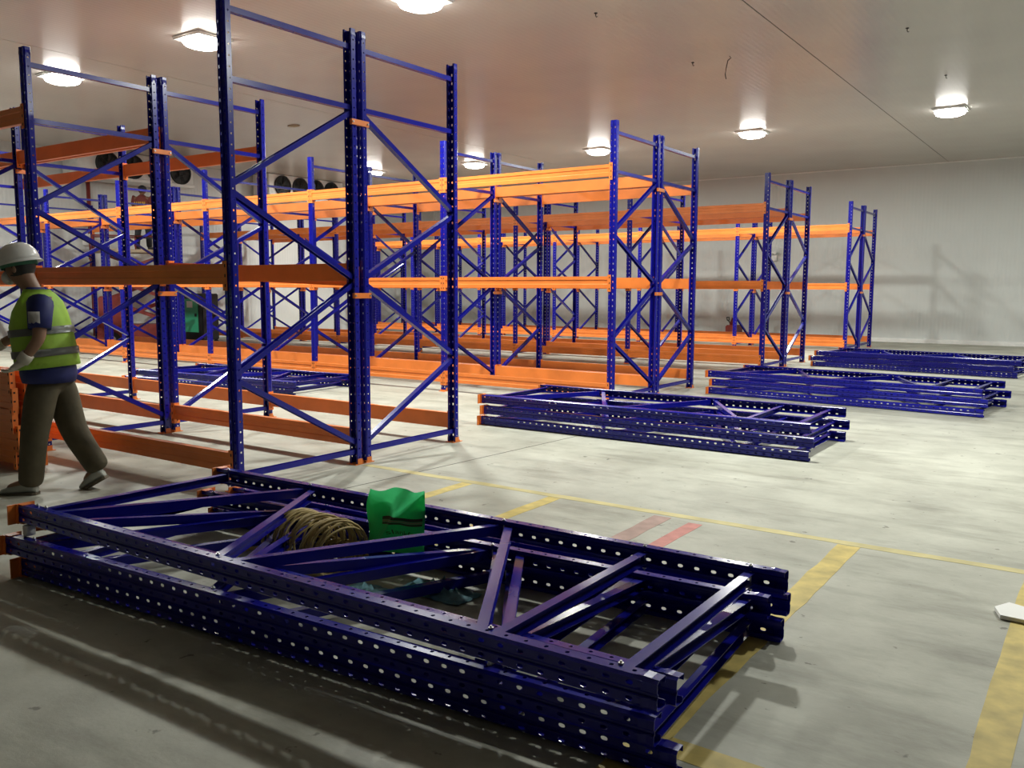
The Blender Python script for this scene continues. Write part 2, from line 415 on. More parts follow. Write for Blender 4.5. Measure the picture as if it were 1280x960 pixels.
# ------------------------------------------------------------------ stacks of frames lying on the floor
FRB = make_frame(True); reg(FRB); FRB_first = [True]
def lying(loc, yaw=0., tiltx=0., tilty=0., label='', group=None, near=True):
    # local z -> world +X, local y -> world +Y, local x -> world -Z
    B = Matrix(((0, 0, 1), (0, 1, 0), (-1, 0, 0)))
    Rm = Matrix.Rotation(yaw, 3, 'Z') @ Matrix.Rotation(tilty, 3, 'Y') @ Matrix.Rotation(tiltx, 3, 'X') @ B
    if near:
        if FRB_first[0]:
            FRB_first[0] = False; m = Rm.to_4x4(); m.translation = loc; FRB.matrix_world = m
            return tag(FRB, label, 'rack frame', group)
        return frame(loc, Rm, label, group=group, src=FRB)
    return frame(loc, Rm, label, group=group)
g = 'frames in the big foreground stack'
lying((.6463, -1.8141, .326), .0139, -.0145, 0, 'topmost blue frame of the big foreground stack, with the bolted cross braces', g)
lying((.62, -1.665, .252), .027, -.085, 0, 'second blue frame of the big foreground stack, nested and tilted inside the topmost', g)
lying((.607, -1.868, .172), .0507, -.006, 0, 'third blue frame down in the big foreground stack, sticking out at the orange feet', g)
lying((.652, -1.82, .052), .0558, 0, 0, 'lowest blue frame of the big foreground stack lying on the floor', g)
bm = bmesh.new(); bm_box(bm, (0, 0, 0), (.045, .045, .052)); bmesh.ops.bevel(bm, geom=list(bm.edges), offset=.004, segments=1, affect='EDGES')
tag(obj('packing_block', bm, WHITEP, None, (.70, -1.845, .2235)), 'small white packing block between the frames at the orange feet', 'block')
g = 'frames in the middle stack'
for i, (x, y, z, yw) in enumerate(((-.43, 3.535, .052, 0), (-.40, 3.545, .166, .003), (-.44, 3.56, .282, .006))):
    lying((x, y, z), yw, 0, 0, f'{("lowest", "middle", "topmost")[i]} blue frame in the stack between nearest and second rack rows at right', g, near=False)
g = 'frames in the stack before the third row'
for i, (x, y, z, yw) in enumerate(((.50, 7.68, .052, -.10), (.54, 7.70, .168, -.105), (.47, 7.72, .284, -.098))):
    lying((x, y, z), yw, 0, 0, f'{("lowest", "middle", "topmost")[i]} blue frame in the long stack right of the third rack row', g, near=False)
g = 'frames in the far stack'
for i, (x, y, z, yw) in enumerate(((.42, 13.15, .052, -.12), (.36, 13.2, .154, -.125), (.46, 13.22, .256, -.12))):
    lying((x, y, z), yw, 0, 0, f'{("lowest", "middle", "topmost")[i]} blue frame in the farthest stack near the back wall', g, near=False)
g = 'frames behind the nearest rack row'
for i, (x, y, z, yw) in enumerate(((-7.55, 3.72, .052, .10), (-7.45, 3.82, .154, .06))):
    lying((x, y, z), yw, 0, 0, f'{("lower", "upper")[i]} blue frame lying on the floor seen through the nearest rack row', g, near=False)

# ------------------------------------------------------------------ loose beams piled by the worker
for r_ in range(5):
    for c_ in range(3):
        dx = random.uniform(-.05, .02)
        beam((-1.89 - L + dx, -.60 + c_ * .095 + random.uniform(-.01, .01), .065 + r_ * .148), (0, 0, random.uniform(-.006, .006)),
             f'loose orange beam in the pile by the worker, {ORD[r_]} layer up, {ORD[c_]} from camera', 'loose beams in the pile')

# ------------------------------------------------------------------ ceiling lamps
bm = bmesh.new()
bm_box(bm, (-.30, -.30, -.012), (.30, .30, .045)); bmesh.ops.bevel(bm, geom=list(bm.edges), offset=.02, segments=2, affect='EDGES')
HOUS = mesh(bm, 'housing', WHITEP)
bm = bmesh.new()
n = 16
bm_loft(bm, [[(r * math.cos(2 * PI * i / n), r * math.sin(2 * PI * i / n), z) for i in range(n)] for r, z in ((.28, -.01), (.28, -.035), (.255, -.075), (.19, -.10), (.08, -.115))])
LEN = mesh(bm, 'lens', LENS)
for i, (x, y) in enumerate(LAMPS):
    row = 'between nearest and second rack rows' if y < 9 else 'between third and farthest rack rows'
    j = i if y < 9 else i - 6
    e = empty('ceiling_lamp', (x, y, LAMP_Z)); tag(e, f'glowing ceiling lamp {row}, {ORD[j]} from the fan wall', 'lamp', 'ceiling lamps')
    link('housing', HOUS, e); link('lens', LEN, e)
    ld = bpy.data.lights.new('lamp_light', 'AREA'); ld.shape = 'DISK'; ld.size = .26; ld.energy = LAMP_W; ld.color = LAMP_COL
    lo = bpy.data.objects.new('lamp_light', ld); COL.objects.link(lo); lo.parent = e; lo.location = (0, 0, -.125)

# ------------------------------------------------------------------ evaporator fan units on the left wall
def evaporator(ya, yb, fans, label):
    e = empty('evaporator_unit', (XL, (ya + yb) / 2, 4.25)); tag(e, label, 'cooling unit', 'evaporator fan units')
    hl = (yb - ya) / 2
    bm = bmesh.new(); bm_box(bm, (.06, -hl, .06), (.80, hl, CEIL - 4.25 - .01)); bmesh.ops.bevel(bm, geom=list(bm.edges), offset=.015, segments=1, affect='EDGES'); obj('casing', bm, WHITEP, e)
    bm = bmesh.new(); bm_xprism(bm, [(0, 0), (0, 0)], 0, 1) if 0 else bm_box(bm, (.05, -hl - .02, -.02), (.84, hl + .02, .055)); obj('drip_tray', bm, WHITEP, e)
    for fy in fans:
        f = empty('fan', (.80, fy - (ya + yb) / 2, .36)); f.parent = e
        n = 28
        bm = bmesh.new()
        ring = lambda r, x: [(x, r * math.cos(2 * PI * i / n), r * math.sin(2 * PI * i / n)) for i in range(n)]
        bm_loft(bm, [ring(.31, 0), ring(.315, .06), ring(.29, .065), ring(.28, .01)], caps=False); obj('fan_ring', bm, BLACK, f)
        bm = bmesh.new(); bm_cyl(bm, (.002, 0, 0), (.008, 0, 0), .285, n); obj('fan_well', bm, GRILL, f)
        bm = bmesh.new()
        for b_ in range(5):
            a = 2 * PI * b_ / 5
            P = []
            for rr, w_, tw in ((.06, .05, .02), (.16, .09, .015), (.26, .10, .01)):
                for s in (-1, 1):
                    an = a + s * w_ / rr * .5
                    P.append((.025 + s * tw, rr * math.cos(an), rr * math.sin(an)))
            v = [bm.verts.new(p) for p in P]
            bm.faces.new((v[0], v[1], v[3], v[2])); bm.faces.new((v[2], v[3], v[5], v[4]))
        bm_cyl(bm, (.01, 0, 0), (.05, 0, 0), .06, 12)
        bmesh.ops.solidify(bm, geom=list(bm.faces), thickness=.003) if 0 else None
        obj('fan_blades', bm, BLACK, f)
        bm = bmesh.new()
        for rr in (.10, .17, .24):
            bm_tube(bm, [(.06, rr * math.cos(2 * PI * i / 24), rr * math.sin(2 * PI * i / 24)) for i in range(25)], .004, 4)
        for k_ in range(4):
            a = PI * k_ / 4; bm_cyl(bm, (.062, -.29 * math.cos(a), -.29 * math.sin(a)), (.062, .29 * math.cos(a), .29 * math.sin(a)), .004, 5)
        obj('guard', bm, BLACK, f)
    return e
evaporator(13.85, 16.95, (14.37, 15.08, 15.75, 16.40), 'white cooling unit with four round fans on the fan wall nearer the corner')
evaporator(7.92, 11.2, (8.68, 9.38, 10.08, 10.79), 'white cooling unit with four round fans above the standing person')
bm = bmesh.new(); bm_cyl(bm, (XL + .1, 8.55, .2), (XL + .1, 8.55, 4.3), .05, 12)
bm_cyl(bm, (XL + .1, 8.55, 2.2), (XL + .1, 8.55, 2.26), .07, 12)
tag(obj('drain_pipe', bm, MAROON), 'dark red vertical pipe on the fan wall', 'pipe')
for (p, ax, lab) in (((-3.49, YB - .001, 2.45), 'y', 'small white junction fitting on the back wall'), ((XL + .001, 8.47, 2.66), 'x', 'small white fitting on the fan wall')):
    e = empty('wall_fitting', p, (0, 0, 0 if ax == 'y' else PI / 2)); tag(e, lab, 'fitting')
    bm = bmesh.new(); bm_box(bm, (-.10, -.06, -.10), (.10, 0, .10)); bmesh.ops.bevel(bm, geom=list(bm.edges), offset=.01, segments=1, affect='EDGES'); obj('box', bm, WHITEP, e)
    for sx in (-.06, .06):
        bm = bmesh.new(); bm_cyl(bm, (sx, -.06, .10), (sx, -.16, .16), .035, 12, .06); obj('spot_head', bm, WHITEP, e)

# ceiling odds and ends
bm = bmesh.new()
bm_loft(bm, [[(.16 * f_ * math.cos(2 * PI * i / 20), .10 * f_ * math.sin(2 * PI * i / 20), z) for i in range(20)] for f_, z in ((1, 0), (1, -.012), (.85, -.02))])
tag(obj('ceiling_patch', bm, CARD, None, (-9.64, 9.1, CEIL)), 'small oval cover plate on the ceiling', 'cover plate')
bm = bmesh.new(); bm_tube(bm, [(0, 0, 0), (.02, 0, -.03), (-.03, .01, -.06), (-.05, .01, -.16), (-.06, 0, -.26), (-.045, 0, -.33)], .007, 6)
tag(obj('hanging_wire', bm, DARK, None, (.176, 8.96, CEIL)), 'short bent wire dangling from the ceiling', 'wire')

bm = bmesh.new(); bm_cyl(bm, (0, 0, 0), (0, 0, -.012), .035, 10); bm_tube(bm, [(0, 0, -.01), (0, 0, -.06), (.02, 0, -.085), (.035, 0, -.07)], .008, 6)
HK = mesh(bm, 'ceiling_hook', DARK)
for x, y, lab in ((-.49, 6.05, 'small dark ceiling hook left of the panel joint, at the top edge of the view'), (2.65, 8.94, 'small dark ceiling hook right of the panel joint, near the top edge of the view'), (2.67, 12.04, 'small dark ceiling hook just before the rightmost lamp over the farthest aisle'), (-.43, 9.0, 'small dark ceiling hook beside the dangling wire')):
    hk = tag(link('ceiling_hook', HK, None, (x, y, CEIL)), lab, 'hook', 'ceiling hooks'); hk.scale = (.65, .65, .65)

# ------------------------------------------------------------------ green bag, twine coil, plastic, foam
def bagpt(u, v, off=0.):
    # u across 0..1, v up 0..1 ; lies in local xz, bulges to -y
    x = (u - .5) * .318 + .012 * math.sin(v * 7) * (1 - u) - .02 * (1 - v) * (.5 - u)
    z = v * .315 + .018 * u * v - .012 * math.sin(u * 9) * v
    y = -.045 * math.sin(PI * u) * (.35 + .65 * math.sin(PI * min(1, v * .9 + .1))) - .030 * max(0, 1 - abs(u - (.25 + .55 * v)) / .16) - .02 * max(0, 1 - abs(u - (.9 - .6 * (1 - v) * 1.1)) / .10) + .01 * math.sin(11 * u + 5 * v)
    return Vector((x, y - off, z))
BR = empty('plastic_bag', (2.175, -.70, .115), (math.radians(-6), 0, math.radians(14))); tag(BR, 'crumpled green plastic carrier bag standing inside the big frame stack', 'bag')
bm = bmesh.new(); N = 30
F_ = [[bm.verts.new(bagpt(i / N, j / N)) for i in range(N + 1)] for j in range(N + 1)]
B_ = [[bm.verts.new(Vector((bagpt(i / N, j / N).x, .03 * math.sin(PI * i / N) + .004, bagpt(i / N, j / N).z - .012 * (j == N)))) for i in range(N + 1)] for j in range(N + 1)]
for A in (F_, B_):
    for j in range(N):
        for i in range(N): bm.faces.new((A[j][i], A[j][i + 1], A[j + 1][i + 1], A[j + 1][i])).smooth = True
for j in range(N):
    bm.faces.new((F_[j][0], F_[j + 1][0], B_[j + 1][0], B_[j][0])); bm.faces.new((F_[j][N], B_[j][N], B_[j + 1][N], F_[j + 1][N]))
for i in range(N): bm.faces.new((F_[0][i], B_[0][i], B_[0][i + 1], F_[0][i + 1]))
obj('bag_body', bm, BAG, BR)
def strip(name, u0, u1, v0, v1, m, off=.002):
    bm = bmesh.new(); n = 16
    A = [bm.verts.new(bagpt(u0 + (u1 - u0) * i / n, v0, off)) for i in range(n + 1)]; B = [bm.verts.new(bagpt(u0 + (u1 - u0) * i / n, v1, off)) for i in range(n + 1)]
    for i in range(n): bm.faces.new((A[i], A[i + 1], B[i + 1], B[i]))
    return obj(name, bm, m, BR)
strip('printed_stripe', .34, .97, .52, .57, BAGD); strip('printed_stripe', .34, .97, .485, .515, BAGT); strip('printed_stripe', .34, .97, .45, .48, BAGD)
fc = bpy.data.curves.new('lettering', 'FONT'); fc.body = 'slankfps'; fc.size = 1.0; fc.resolution_u = 3
fo = bpy.data.objects.new('tmp_text', fc); COL.objects.link(fo)
dg = bpy.context.evaluated_depsgraph_get()
tm = bpy.data.meshes.new_from_object(fo.evaluated_get(dg)); bpy.data.objects.remove(fo)
xs_ = [v.co.x for v in tm.vertices]; x0_, x1_ = min(xs_), max(xs_)
for v in tm.vertices:
    uu = .46 + (v.co.x - x0_) / (x1_ - x0_) * .48; vv = .30 + v.co.y * .105 - .03 * (uu - .46)
    v.co = bagpt(uu, vv, .003)
tm.materials.clear(); tm.materials.append(BAGD); link('lettering', tm, BR)

# coil of tan twine: one long wound cord
bm = bmesh.new(); pts = []
turns = 34
for i in range(turns * 22 + 1):
    a = 2 * PI * i / 22; t = i / (turns * 22); tn = int(i / 22)
    rnd = random.Random(tn); rr = .135 + rnd.uniform(-.03, .028); ax = -.17 + .34 * ((tn * 7) % turns) / turns + rnd.uniform(-.012, .012)
    rz = .125 + rnd.uniform(-.02, .015)
    sk = .03 * math.sin(a + rnd.uniform(0, 6))
    pts.append((ax + sk, rr * math.cos(a), .14 + rz * math.sin(a) * (1 if math.sin(a) > 0 else .92)))
bm_tube(bm, pts, .0052, 5)
co = obj('twine_coil', bm, ROPE, None, (1.88, -.96, .006), (0, 0, math.radians(-8))); co.scale = (1.25, 1.1, 1.15)
tag(co, 'tangled coil of tan twine lying inside the big frame stack', 'twine')
def crumple(name, label, loc, sx, sy, m, seed, amp=.05):
    rnd = random.Random(seed); bm = bmesh.new(); n = 12
    hh = [[abs(rnd.gauss(0, amp)) for _ in range(n + 1)] for _ in range(n + 1)]
    V = [[bm.verts.new(((i / n - .5) * sx + rnd.uniform(-.01, .01), (j / n - .5) * sy + rnd.uniform(-.01, .01), .004 + hh[i][j] * math.sin(PI * i / n) * math.sin(PI * j / n))) for i in range(n + 1)] for j in range(n + 1)]
    for j in range(n):
        for i in range(n): bm.faces.new((V[j][i], V[j][i + 1], V[j + 1][i + 1], V[j + 1][i]))
    bmesh.ops.solidify(bm, geom=list(bm.faces), thickness=.002)
    return tag(sm(obj(name, bm, m, None, loc)), label, 'plastic film')
crumple('plastic_film', 'crumpled bluish plastic film beside the twine coil', (2.30, -1.02, .004), .32, .22, FILM, 3, .025)
crumple('plastic_film', 'crumpled bluish plastic film right of the green bag', (2.55, -.80, .004), .40, .2, FILM, 5, .03)
bm = bmesh.new(); bm_box(bm, (-.05, -.02, 0), (.05, .02, .05)); bmesh.ops.bevel(bm, geom=list(bm.edges), offset=.005, segments=1, affect='EDGES')
tag(obj('cardboard_tube_piece', bm, CARD, None, (1.63, -.80, .19), (.5, .3, .8)), 'small cardboard scrap leaning on the twine coil', 'cardboard')
for o_ in ():
    pass
P = [(4.795, .50), (4.828, .395), (4.98, .385), (5.20, .40), (5.24, .56), (4.97, .545), (4.885, .585), (4.845, .60)]
bm = bmesh.new(); bm_loft(bm, [[(x, y, .004) for x, y in P], [(x, y, .022) for x, y in P]], smooth=False)
tag(obj('foam_scrap', bm, FOAM), 'jagged white foam board scrap on the floor at the right edge', 'foam scrap')

# ------------------------------------------------------------------ people
def skin_mesh(name, verts, edges, m, levels=2, root=0):
    me = bpy.data.meshes.new(name); me.from_pydata([v[0] for v in verts], edges, [])
    o = bpy.data.objects.new('tmp', me); COL.objects.link(o)
    sk = o.modifiers.new('skin', 'SKIN'); sk.use_smooth_shade = True
    lay = me.skin_vertices[0].data
    for i, v in enumerate(verts):
        r = v[1]; lay[i].radius = (r, r) if not isinstance(r, tuple) else r
        lay[i].use_root = (i == root)
    sb = o.modifiers.new('sub', 'SUBSURF'); sb.levels = levels; sb.render_levels = levels
    dg = bpy.context.evaluated_depsgraph_get(); dg.update()
    out = bpy.data.meshes.new_from_object(o.evaluated_get(dg)); out.name = name
    bpy.data.objects.remove(o)
    out.materials.clear(); out.materials.append(m)
    for p in out.polygons: p.use_smooth = True
    return out
def ell(cx, cy, z, a, b, n=24, tilt=0.):
    return [(cx + a * math.cos(2 * PI * i / n), cy + b * math.sin(2 * PI * i / n), z + tilt * a * math.cos(2 * PI * i / n)) for i in range(n)]
def limb(bm, pts, n=14):     # pts: (pos, radius) tapered round loft
    rings = []
    for i, (p, r) in enumerate(pts):
        p = Vector(p); d = (Vector(pts[min(i + 1, len(pts) - 1)][0]) - Vector(pts[max(i - 1, 0)][0])).normalized()
        a = d.cross(Vector((0, 1, 0)));
        if a.length < .1: a = d.cross(Vector((1, 0, 0)))
        a.normalize(); b = d.cross(a)
        rings.append([p + (a * math.cos(2 * PI * k / n) + b * math.sin(2 * PI * k / n)) * r for k in range(n)])
    bm_loft(bm, rings)
def hand(root, wrist, direction, m, name='glove', curl=.5, side=1):
    # palm with five bent fingers along 'direction'
    d = Vector(direction).normalized(); s = Vector((0, 1, 0)) * side; s = (s - d * s.dot(d)).normalized(); nrm = d.cross(s)
    w_ = Vector(wrist); V = [(w_, .034), (w_ + d * .05, (.040, .028)), (w_ + d * .09, (.042, .024))]; E = [(0, 1), (1, 2)]
    for k, (off, ln) in enumerate(((-.030, .062), (-.010, .075), (.011, .07), (.030, .055))):
        b0 = w_ + d * .095 + s * off; b1 = b0 + (d * .9 + nrm * curl * .4).normalized() * ln * .45; b2 = b1 + (d * .6 + nrm * curl).normalized() * ln * .35; b3 = b2 + (d * .2 + nrm * curl * 1.2).normalized() * ln * .3
        i0 = len(V); V += [(b0, .011), (b1, .0105), (b2, .010), (b3, .009)]; E += [(2, i0), (i0, i0 + 1), (i0 + 1, i0 + 2), (i0 + 2, i0 + 3)]
    t0 = w_ + d * .035 - s * .035; t1 = t0 + (d * .6 - s * .5 + nrm * .4).normalized() * .035; t2 = t1 + (d * .8 + nrm * .5).normalized() * .03
    i0 = len(V); V += [(t0, .014), (t1, .012), (t2, .010)]; E += [(1, i0), (i0, i0 + 1), (i0 + 1, i0 + 2)]
    return link(name, skin_mesh(name, V, E, m, 1), root)

def person(root, J, cl):
    """J: joints in root space (facing local -x)."""
    v = lambda k: Vector(J[k])
    hd, nk = v('head'), v('neck'); f = Vector(J.get('fwd', (-1, 0, -.1))).normalized(); up = (hd - nk).normalized()
    V = [(v('pelvis'), .08), (v('belly'), .10), (v('chest'), (.13, .12)), (v('neckbase'), .065), (nk, .055), (hd - up * .035 + f * .01, .075), (hd + up * .03, .088), (hd + up * .085, .06),
         (hd - up * .085 + f * .045, .042), (hd - up * .005 + f * .098, .014),
         (v('shL'), .06), (v('elL'), .045), (v('wrL'), .03), (v('shR'), .06), (v('elR'), .045), (v('wrR'), .03),
         (v('hipL'), .07), (v('knL'), .06), (v('anL'), .045), (v('toeL'), .035), (v('hipR'), .07), (v('knR'), .06), (v('anR'), .045), (v('toeR'), .035)]
    E = [(0, 1), (1, 2), (2, 3), (3, 4), (4, 5), (5, 6), (6, 7), (5, 8), (5, 9), (2, 10), (10, 11), (11, 12), (2, 13), (13, 14), (14, 15), (0, 16), (16, 17), (17, 18), (18, 19), (0, 20), (20, 21), (21, 22), (22, 23)]
    b = link('body', skin_mesh('body', V, E, SKIN, 2), root)
    sd = up.cross(f)
    for s in (-1, 1):    # ears, eyes
        bm = bmesh.new(); bmesh.ops.create_uvsphere(bm, u_segments=10, v_segments=8, radius=.03)
        o = sm(obj('ear', bm, SKIN, b, hd + sd * s * .088 - f * .005 - up * .01)); o.scale = (.6, .35, 1)
        bm = bmesh.new(); bmesh.ops.create_uvsphere(bm, u_segments=8, v_segments=6, radius=.012)
        sm(obj('eye', bm, BLACK, b, hd + sd * s * .032 + f * .082 + up * .012))
    # hair cap at the back
    bm = bmesh.new(); bmesh.ops.create_uvsphere(bm, u_segments=20, v_segments=14, radius=1)
    bmesh.ops.delete(bm, geom=[q for q in bm.verts if q.co.x < -.25 and q.co.z < .35], context='VERTS')
    o = sm(obj('hair', bm, HAIR, b, hd + up * .018 - f * .006)); o.scale = (.108, .098, .112)
    # trousers
    V = [(v('pelvis'), cl['hip_r']), (v('belly') * .35 + v('pelvis') * .65, cl['hip_r'] * .95)]
    E = [(0, 1)]
    for s in 'LR':
        i = len(V); hp, kn, an = v('hip' + s), v('kn' + s), v('an' + s)
        V += [(hp, cl['thigh']), (hp.lerp(kn, .5), cl['thigh'] * .98), (kn, cl['thigh'] * .86), (kn.lerp(an, .55), cl['thigh'] * .80), (an - (kn - an).normalized() * .045, cl['thigh'] * .76)]
        E += [(0, i), (i, i + 1), (i + 1, i + 2), (i + 2, i + 3), (i + 3, i + 4)]
    link('trousers', skin_mesh('trousers', V, E, cl['trousers'], 2), root)
    # shoes
    for s in 'LR':
        an, toe = v('an' + s), v('toe' + s); d = (toe - an); heel = an - Vector((d.x, d.y, 0)).normalized() * .045
        heel.z = an.z - .045
        bm = bmesh.new()
        dirn = (toe - heel).normalized(); sdv = Vector((0, 0, 1)).cross(dirn).normalized(); upv = dirn.cross(sdv)
        rings = []; ln = (toe - heel).length + .05
        for t, w_, h_ in ((0, .022, .05), (.06, .038, .085), (.3, .042, .095), (.55, .046, .07), (.8, .048, .05), (.95, .036, .036), (1, .012, .02)):
            c = heel + dirn * ln * t - upv * .03
            rings.append([c + sdv * w_ * math.cos(a) + upv * max(0, h_ * .5 + h_ * .5 * math.sin(a)) for a in [2 * PI * k / 14 for k in range(14)]])
        bm_loft(bm, rings); sh = obj('shoe', bm, cl['shoe'], root)
        bm = bmesh.new()
        rings = []
        for t, w_ in ((0, .03), (.08, .042), (.35, .042), (.7, .05), (.92, .042), (1.02, .018)):
            c = heel + dirn * ln * t - upv * .034
            rings.append([c + sdv * w_ - upv * .012, c + sdv * w_ + upv * .010, c - sdv * w_ + upv * .010, c - sdv * w_ - upv * .012])
        bm_loft(bm, rings, smooth=False); obj('sole', bm, SOLE, sh)
    # shirt
    bm = bmesh.new()
    bm_loft(bm, [ell(*r) for r in cl['shirt_rings']])
    for s in 'LR':
        sh, el = v('sh' + s), v('el' + s); inn = sh.lerp(v('chest') + Vector((0, 0, .06)), .45)
        limb(bm, [(inn, .07), (sh, .085), (sh.lerp(el, .35), .078), (sh.lerp(el, cl['sleeve']), .072)])
    st = obj('shirt', bm, cl['shirt'], root)
    return b, st

# worker in the foreground (walking to the left, bent over the pile)
WR = empty('person', (-1.03, -.76, 0), (0, 0, .606))
tag(WR, 'worker in white helmet, lime reflective vest and white gloves walking beside the orange beams', 'person')
J = dict(pelvis=(-.03, 0, .84), belly=(-.04, 0, 1.04), chest=(-.06, 0, 1.27), neckbase=(-.085, 0, 1.40), neck=(-.125, 0, 1.47), head=(-.195, 0, 1.605), fwd=(-1, 0, -.35),
         shL=(.03, -.175, 1.355), elL=(.045, -.235, 1.12), wrL=(-.075, -.235, .97), shR=(-.10, .175, 1.35), elR=(-.30, .21, 1.14), wrR=(-.50, .17, 1.04),
         hipL=(-.02, -.095, .80), knL=(-.105, -.095, .44), anL=(-.15, -.095, .09), toeL=(-.32, -.095, .035),
         hipR=(-.01, .095, .80), knR=(.07, .10, .43), anR=(.235, .10, .165), toeR=(.14, .10, .04))
cl = dict(hip_r=.15, thigh=.114, trousers=OLIVE, shoe=SHOE, shirt=NAVY, sleeve=.72,
          shirt_rings=[(-.03, 0, .80, .17, .175), (-.03, 0, .86, .185, .185), (-.04, 0, 1.0, .175, .18), (-.06, 0, 1.2, .17, .19), (-.07, 0, 1.36, .12, .18), (-.085, 0, 1.43, .075, .08), (-.10, 0, 1.47, .06, .06)])
b, st = person(WR, J, cl)
bm = bmesh.new()
VR = [(-.035, 0, .905, .213, .208), (-.038, 0, .96, .208, .206), (-.055, 0, 1.08, .205, .21), (-.068, 0, 1.19, .198, .212), (-.068, 0, 1.30, .165, .205), (-.062, 0, 1.375, .13, .175), (-.07, 0, 1.425, .10, .125), (-.085, 0, 1.455, .082, .085)]
bm_loft(bm, [ell(*r, n=28, tilt=.10 if r[2] < 1 else 0) for r in VR], caps=False)
bmesh.ops.solidify(bm, geom=list(bm.faces), thickness=.004)
vest = obj('vest', bm, LIME, WR)
def vring(z, grow):
    for r0, r1 in zip(VR, VR[1:]):
        if r0[2] <= z <= r1[2]:
            t = (z - r0[2]) / (r1[2] - r0[2]); q = [a + (b_ - a) * t for a, b_ in zip(r0, r1)]; q[3] += grow; q[4] += grow
            return ell(*q, n=28, tilt=.10)
for za, zb in ((.985, 1.035), (1.135, 1.185)):
    bm = bmesh.new(); bm_loft(bm, [vring(za, .008), vring((za + zb) / 2, .0085), vring(zb, .008)], caps=False); bmesh.ops.solidify(bm, geom=list(bm.faces), thickness=.003); obj('reflective_band', bm, GREYT, vest)
bm = bmesh.new()   # sleeve patch
c0 = Vector(J['shL']).lerp(Vector(J['elL']), .38)
bm_loft(bm, [[c0 + Vector((.084 * math.sin(a), -.084 * math.cos(a) - .06 * z * -1 * .25, z)) for a in (-.5, -.25, 0, .25, .5)] for z in (-.04, 0, .04)], closed=False, caps=False)
bmesh.ops.solidify(bm, geom=list(bm.faces), thickness=.004); obj('sleeve_patch', bm, MASK, st)
hand(WR, J['wrL'], (-.75, -.05, -.62), GLOVE, side=-1); hand(WR, J['wrR'], (-.9, -.1, -.4), GLOVE, side=1)
for wr, el in (('wrL', 'elL'), ('wrR', 'elR')):
    bm = bmesh.new(); a = Vector(J[wr]); d = (Vector(J[el]) - a).normalized(); limb(bm, [(a - d * .01, .043), (a + d * .035, .046), (a + d * .06, .043)]); obj('glove_cuff', bm, GLOVE, WR)
HH = empty('helmet', (-.20, 0, 1.655), (0, math.radians(-12), 0)); HH.parent = WR
bm = bmesh.new()
bm_loft(bm, [ell(0, 0, z, a, b_, n=28) for z, a, b_ in ((-.012, .142, .122), (.02, .140, .120), (.06, .128, .108), (.095, .10, .084), (.118, .062, .05), (.127, .02, .018))], caps=True); obj('helmet_shell', bm, HELM, HH)
bm = bmesh.new()
rim = []
for i in range(28):
    a = 2 * PI * i / 28; ex = .018 + (.055 * max(0, -math.cos(a)) ** 2)
    rim.append((a, ex))
bm_loft(bm, [[(.141 * math.cos(a), .121 * math.sin(a), -.004) for a, ex in rim], [((.141 + ex) * math.cos(a), (.121 + ex * .7) * math.sin(a), -.016 - ex * .25) for a, ex in rim], [((.141 + ex) * math.cos(a), (.121 + ex * .7) * math.sin(a), -.021 - ex * .25) for a, ex in rim], [(.135 * math.cos(a), .116 * math.sin(a), -.012) for a, ex in rim]], caps=False)
obj('helmet_brim', bm, HELM, HH)
bm = bmesh.new(); bm_loft(bm, [ell(-.005, 0, z, .122, .108, n=24) for z in (-.045, -.01)], caps=False); bmesh.ops.solidify(bm, geom=list(bm.faces), thickness=.004); obj('helmet_headband', bm, mat('green_strap', (.10, .30, .20), .7), HH)
bm = bmesh.new(); bmesh.ops.create_uvsphere(bm, u_segments=16, v_segments=10, radius=1)
o = sm(obj('face_mask', bm, MASK, WR, (-.275, 0, 1.535))); o.scale = (.045, .055, .05)

# second person, far, seen from behind on the lift platform
th = math.atan2(-.822, .569)
P2 = empty('person', (-15.15, 8.95, 2.42), (0, 0, th)); tag(P2, 'person in maroon shirt and dark cap standing high on the red lift, back turned', 'person')
J2 = dict(pelvis=(0, 0, .86), belly=(0, 0, 1.0), chest=(0, 0, 1.2), neckbase=(0, 0, 1.34), neck=(-.01, 0, 1.39), head=(-.04, 0, 1.49), fwd=(-1, .2, -.1),
          shL=(0, -.18, 1.29), elL=(-.10, -.27, 1.06), wrL=(-.28, -.18, 1.05), shR=(0, .18, 1.29), elR=(-.10, .27, 1.06), wrR=(-.28, .18, 1.08),
          hipL=(0, -.09, .82), knL=(-.01, -.14, .45), anL=(.02, -.17, .09), toeL=(-.14, -.19, .035), hipR=(0, .09, .82), knR=(-.01, .13, .45), anR=(.02, .15, .09), toeR=(-.14, .17, .035))
cl2 = dict(hip_r=.14, thigh=.095, trousers=DARKC, shoe=BLACK, shirt=MARC, sleeve=.7,
           shirt_rings=[(0, 0, .82, .15, .17), (0, 0, .95, .15, .17), (0, 0, 1.1, .155, .18), (0, 0, 1.256, .13, .18), (0, 0, 1.32, .09, .13), (0, 0, 1.37, .06, .065)])
person(P2, J2, cl2)
for s in (1, -1):
    hand(P2, J2['wrL' if s > 0 else 'wrR'], (-1, 0, -.1), SKIN, 'hand', side=-s)
bm = bmesh.new()
bm_loft(bm, [ell(-.045, 0, z, a, a * .9) for z, a in ((1.50, .115), (1.55, .112), (1.59, .085), (1.605, .03))]); bm_box(bm, (-.22, -.06, 1.50), (-.12, .06, 1.508)); obj('cap', bm, DARKC, P2)
for i, y in enumerate((-.12, -.07, -.02, .03, .08, .12)):     # printed letters on the shirt back
    bm = bmesh.new(); bm_box(bm, (.146, y - .013, 1.10), (.160, y + .006, 1.19)); bm_box(bm, (.146, y - .013, 1.10 + .03 * (i % 3)), (.160, y + .022, 1.118 + .03 * (i % 3))); obj('printed_letter', bm, YPRINT, P2)

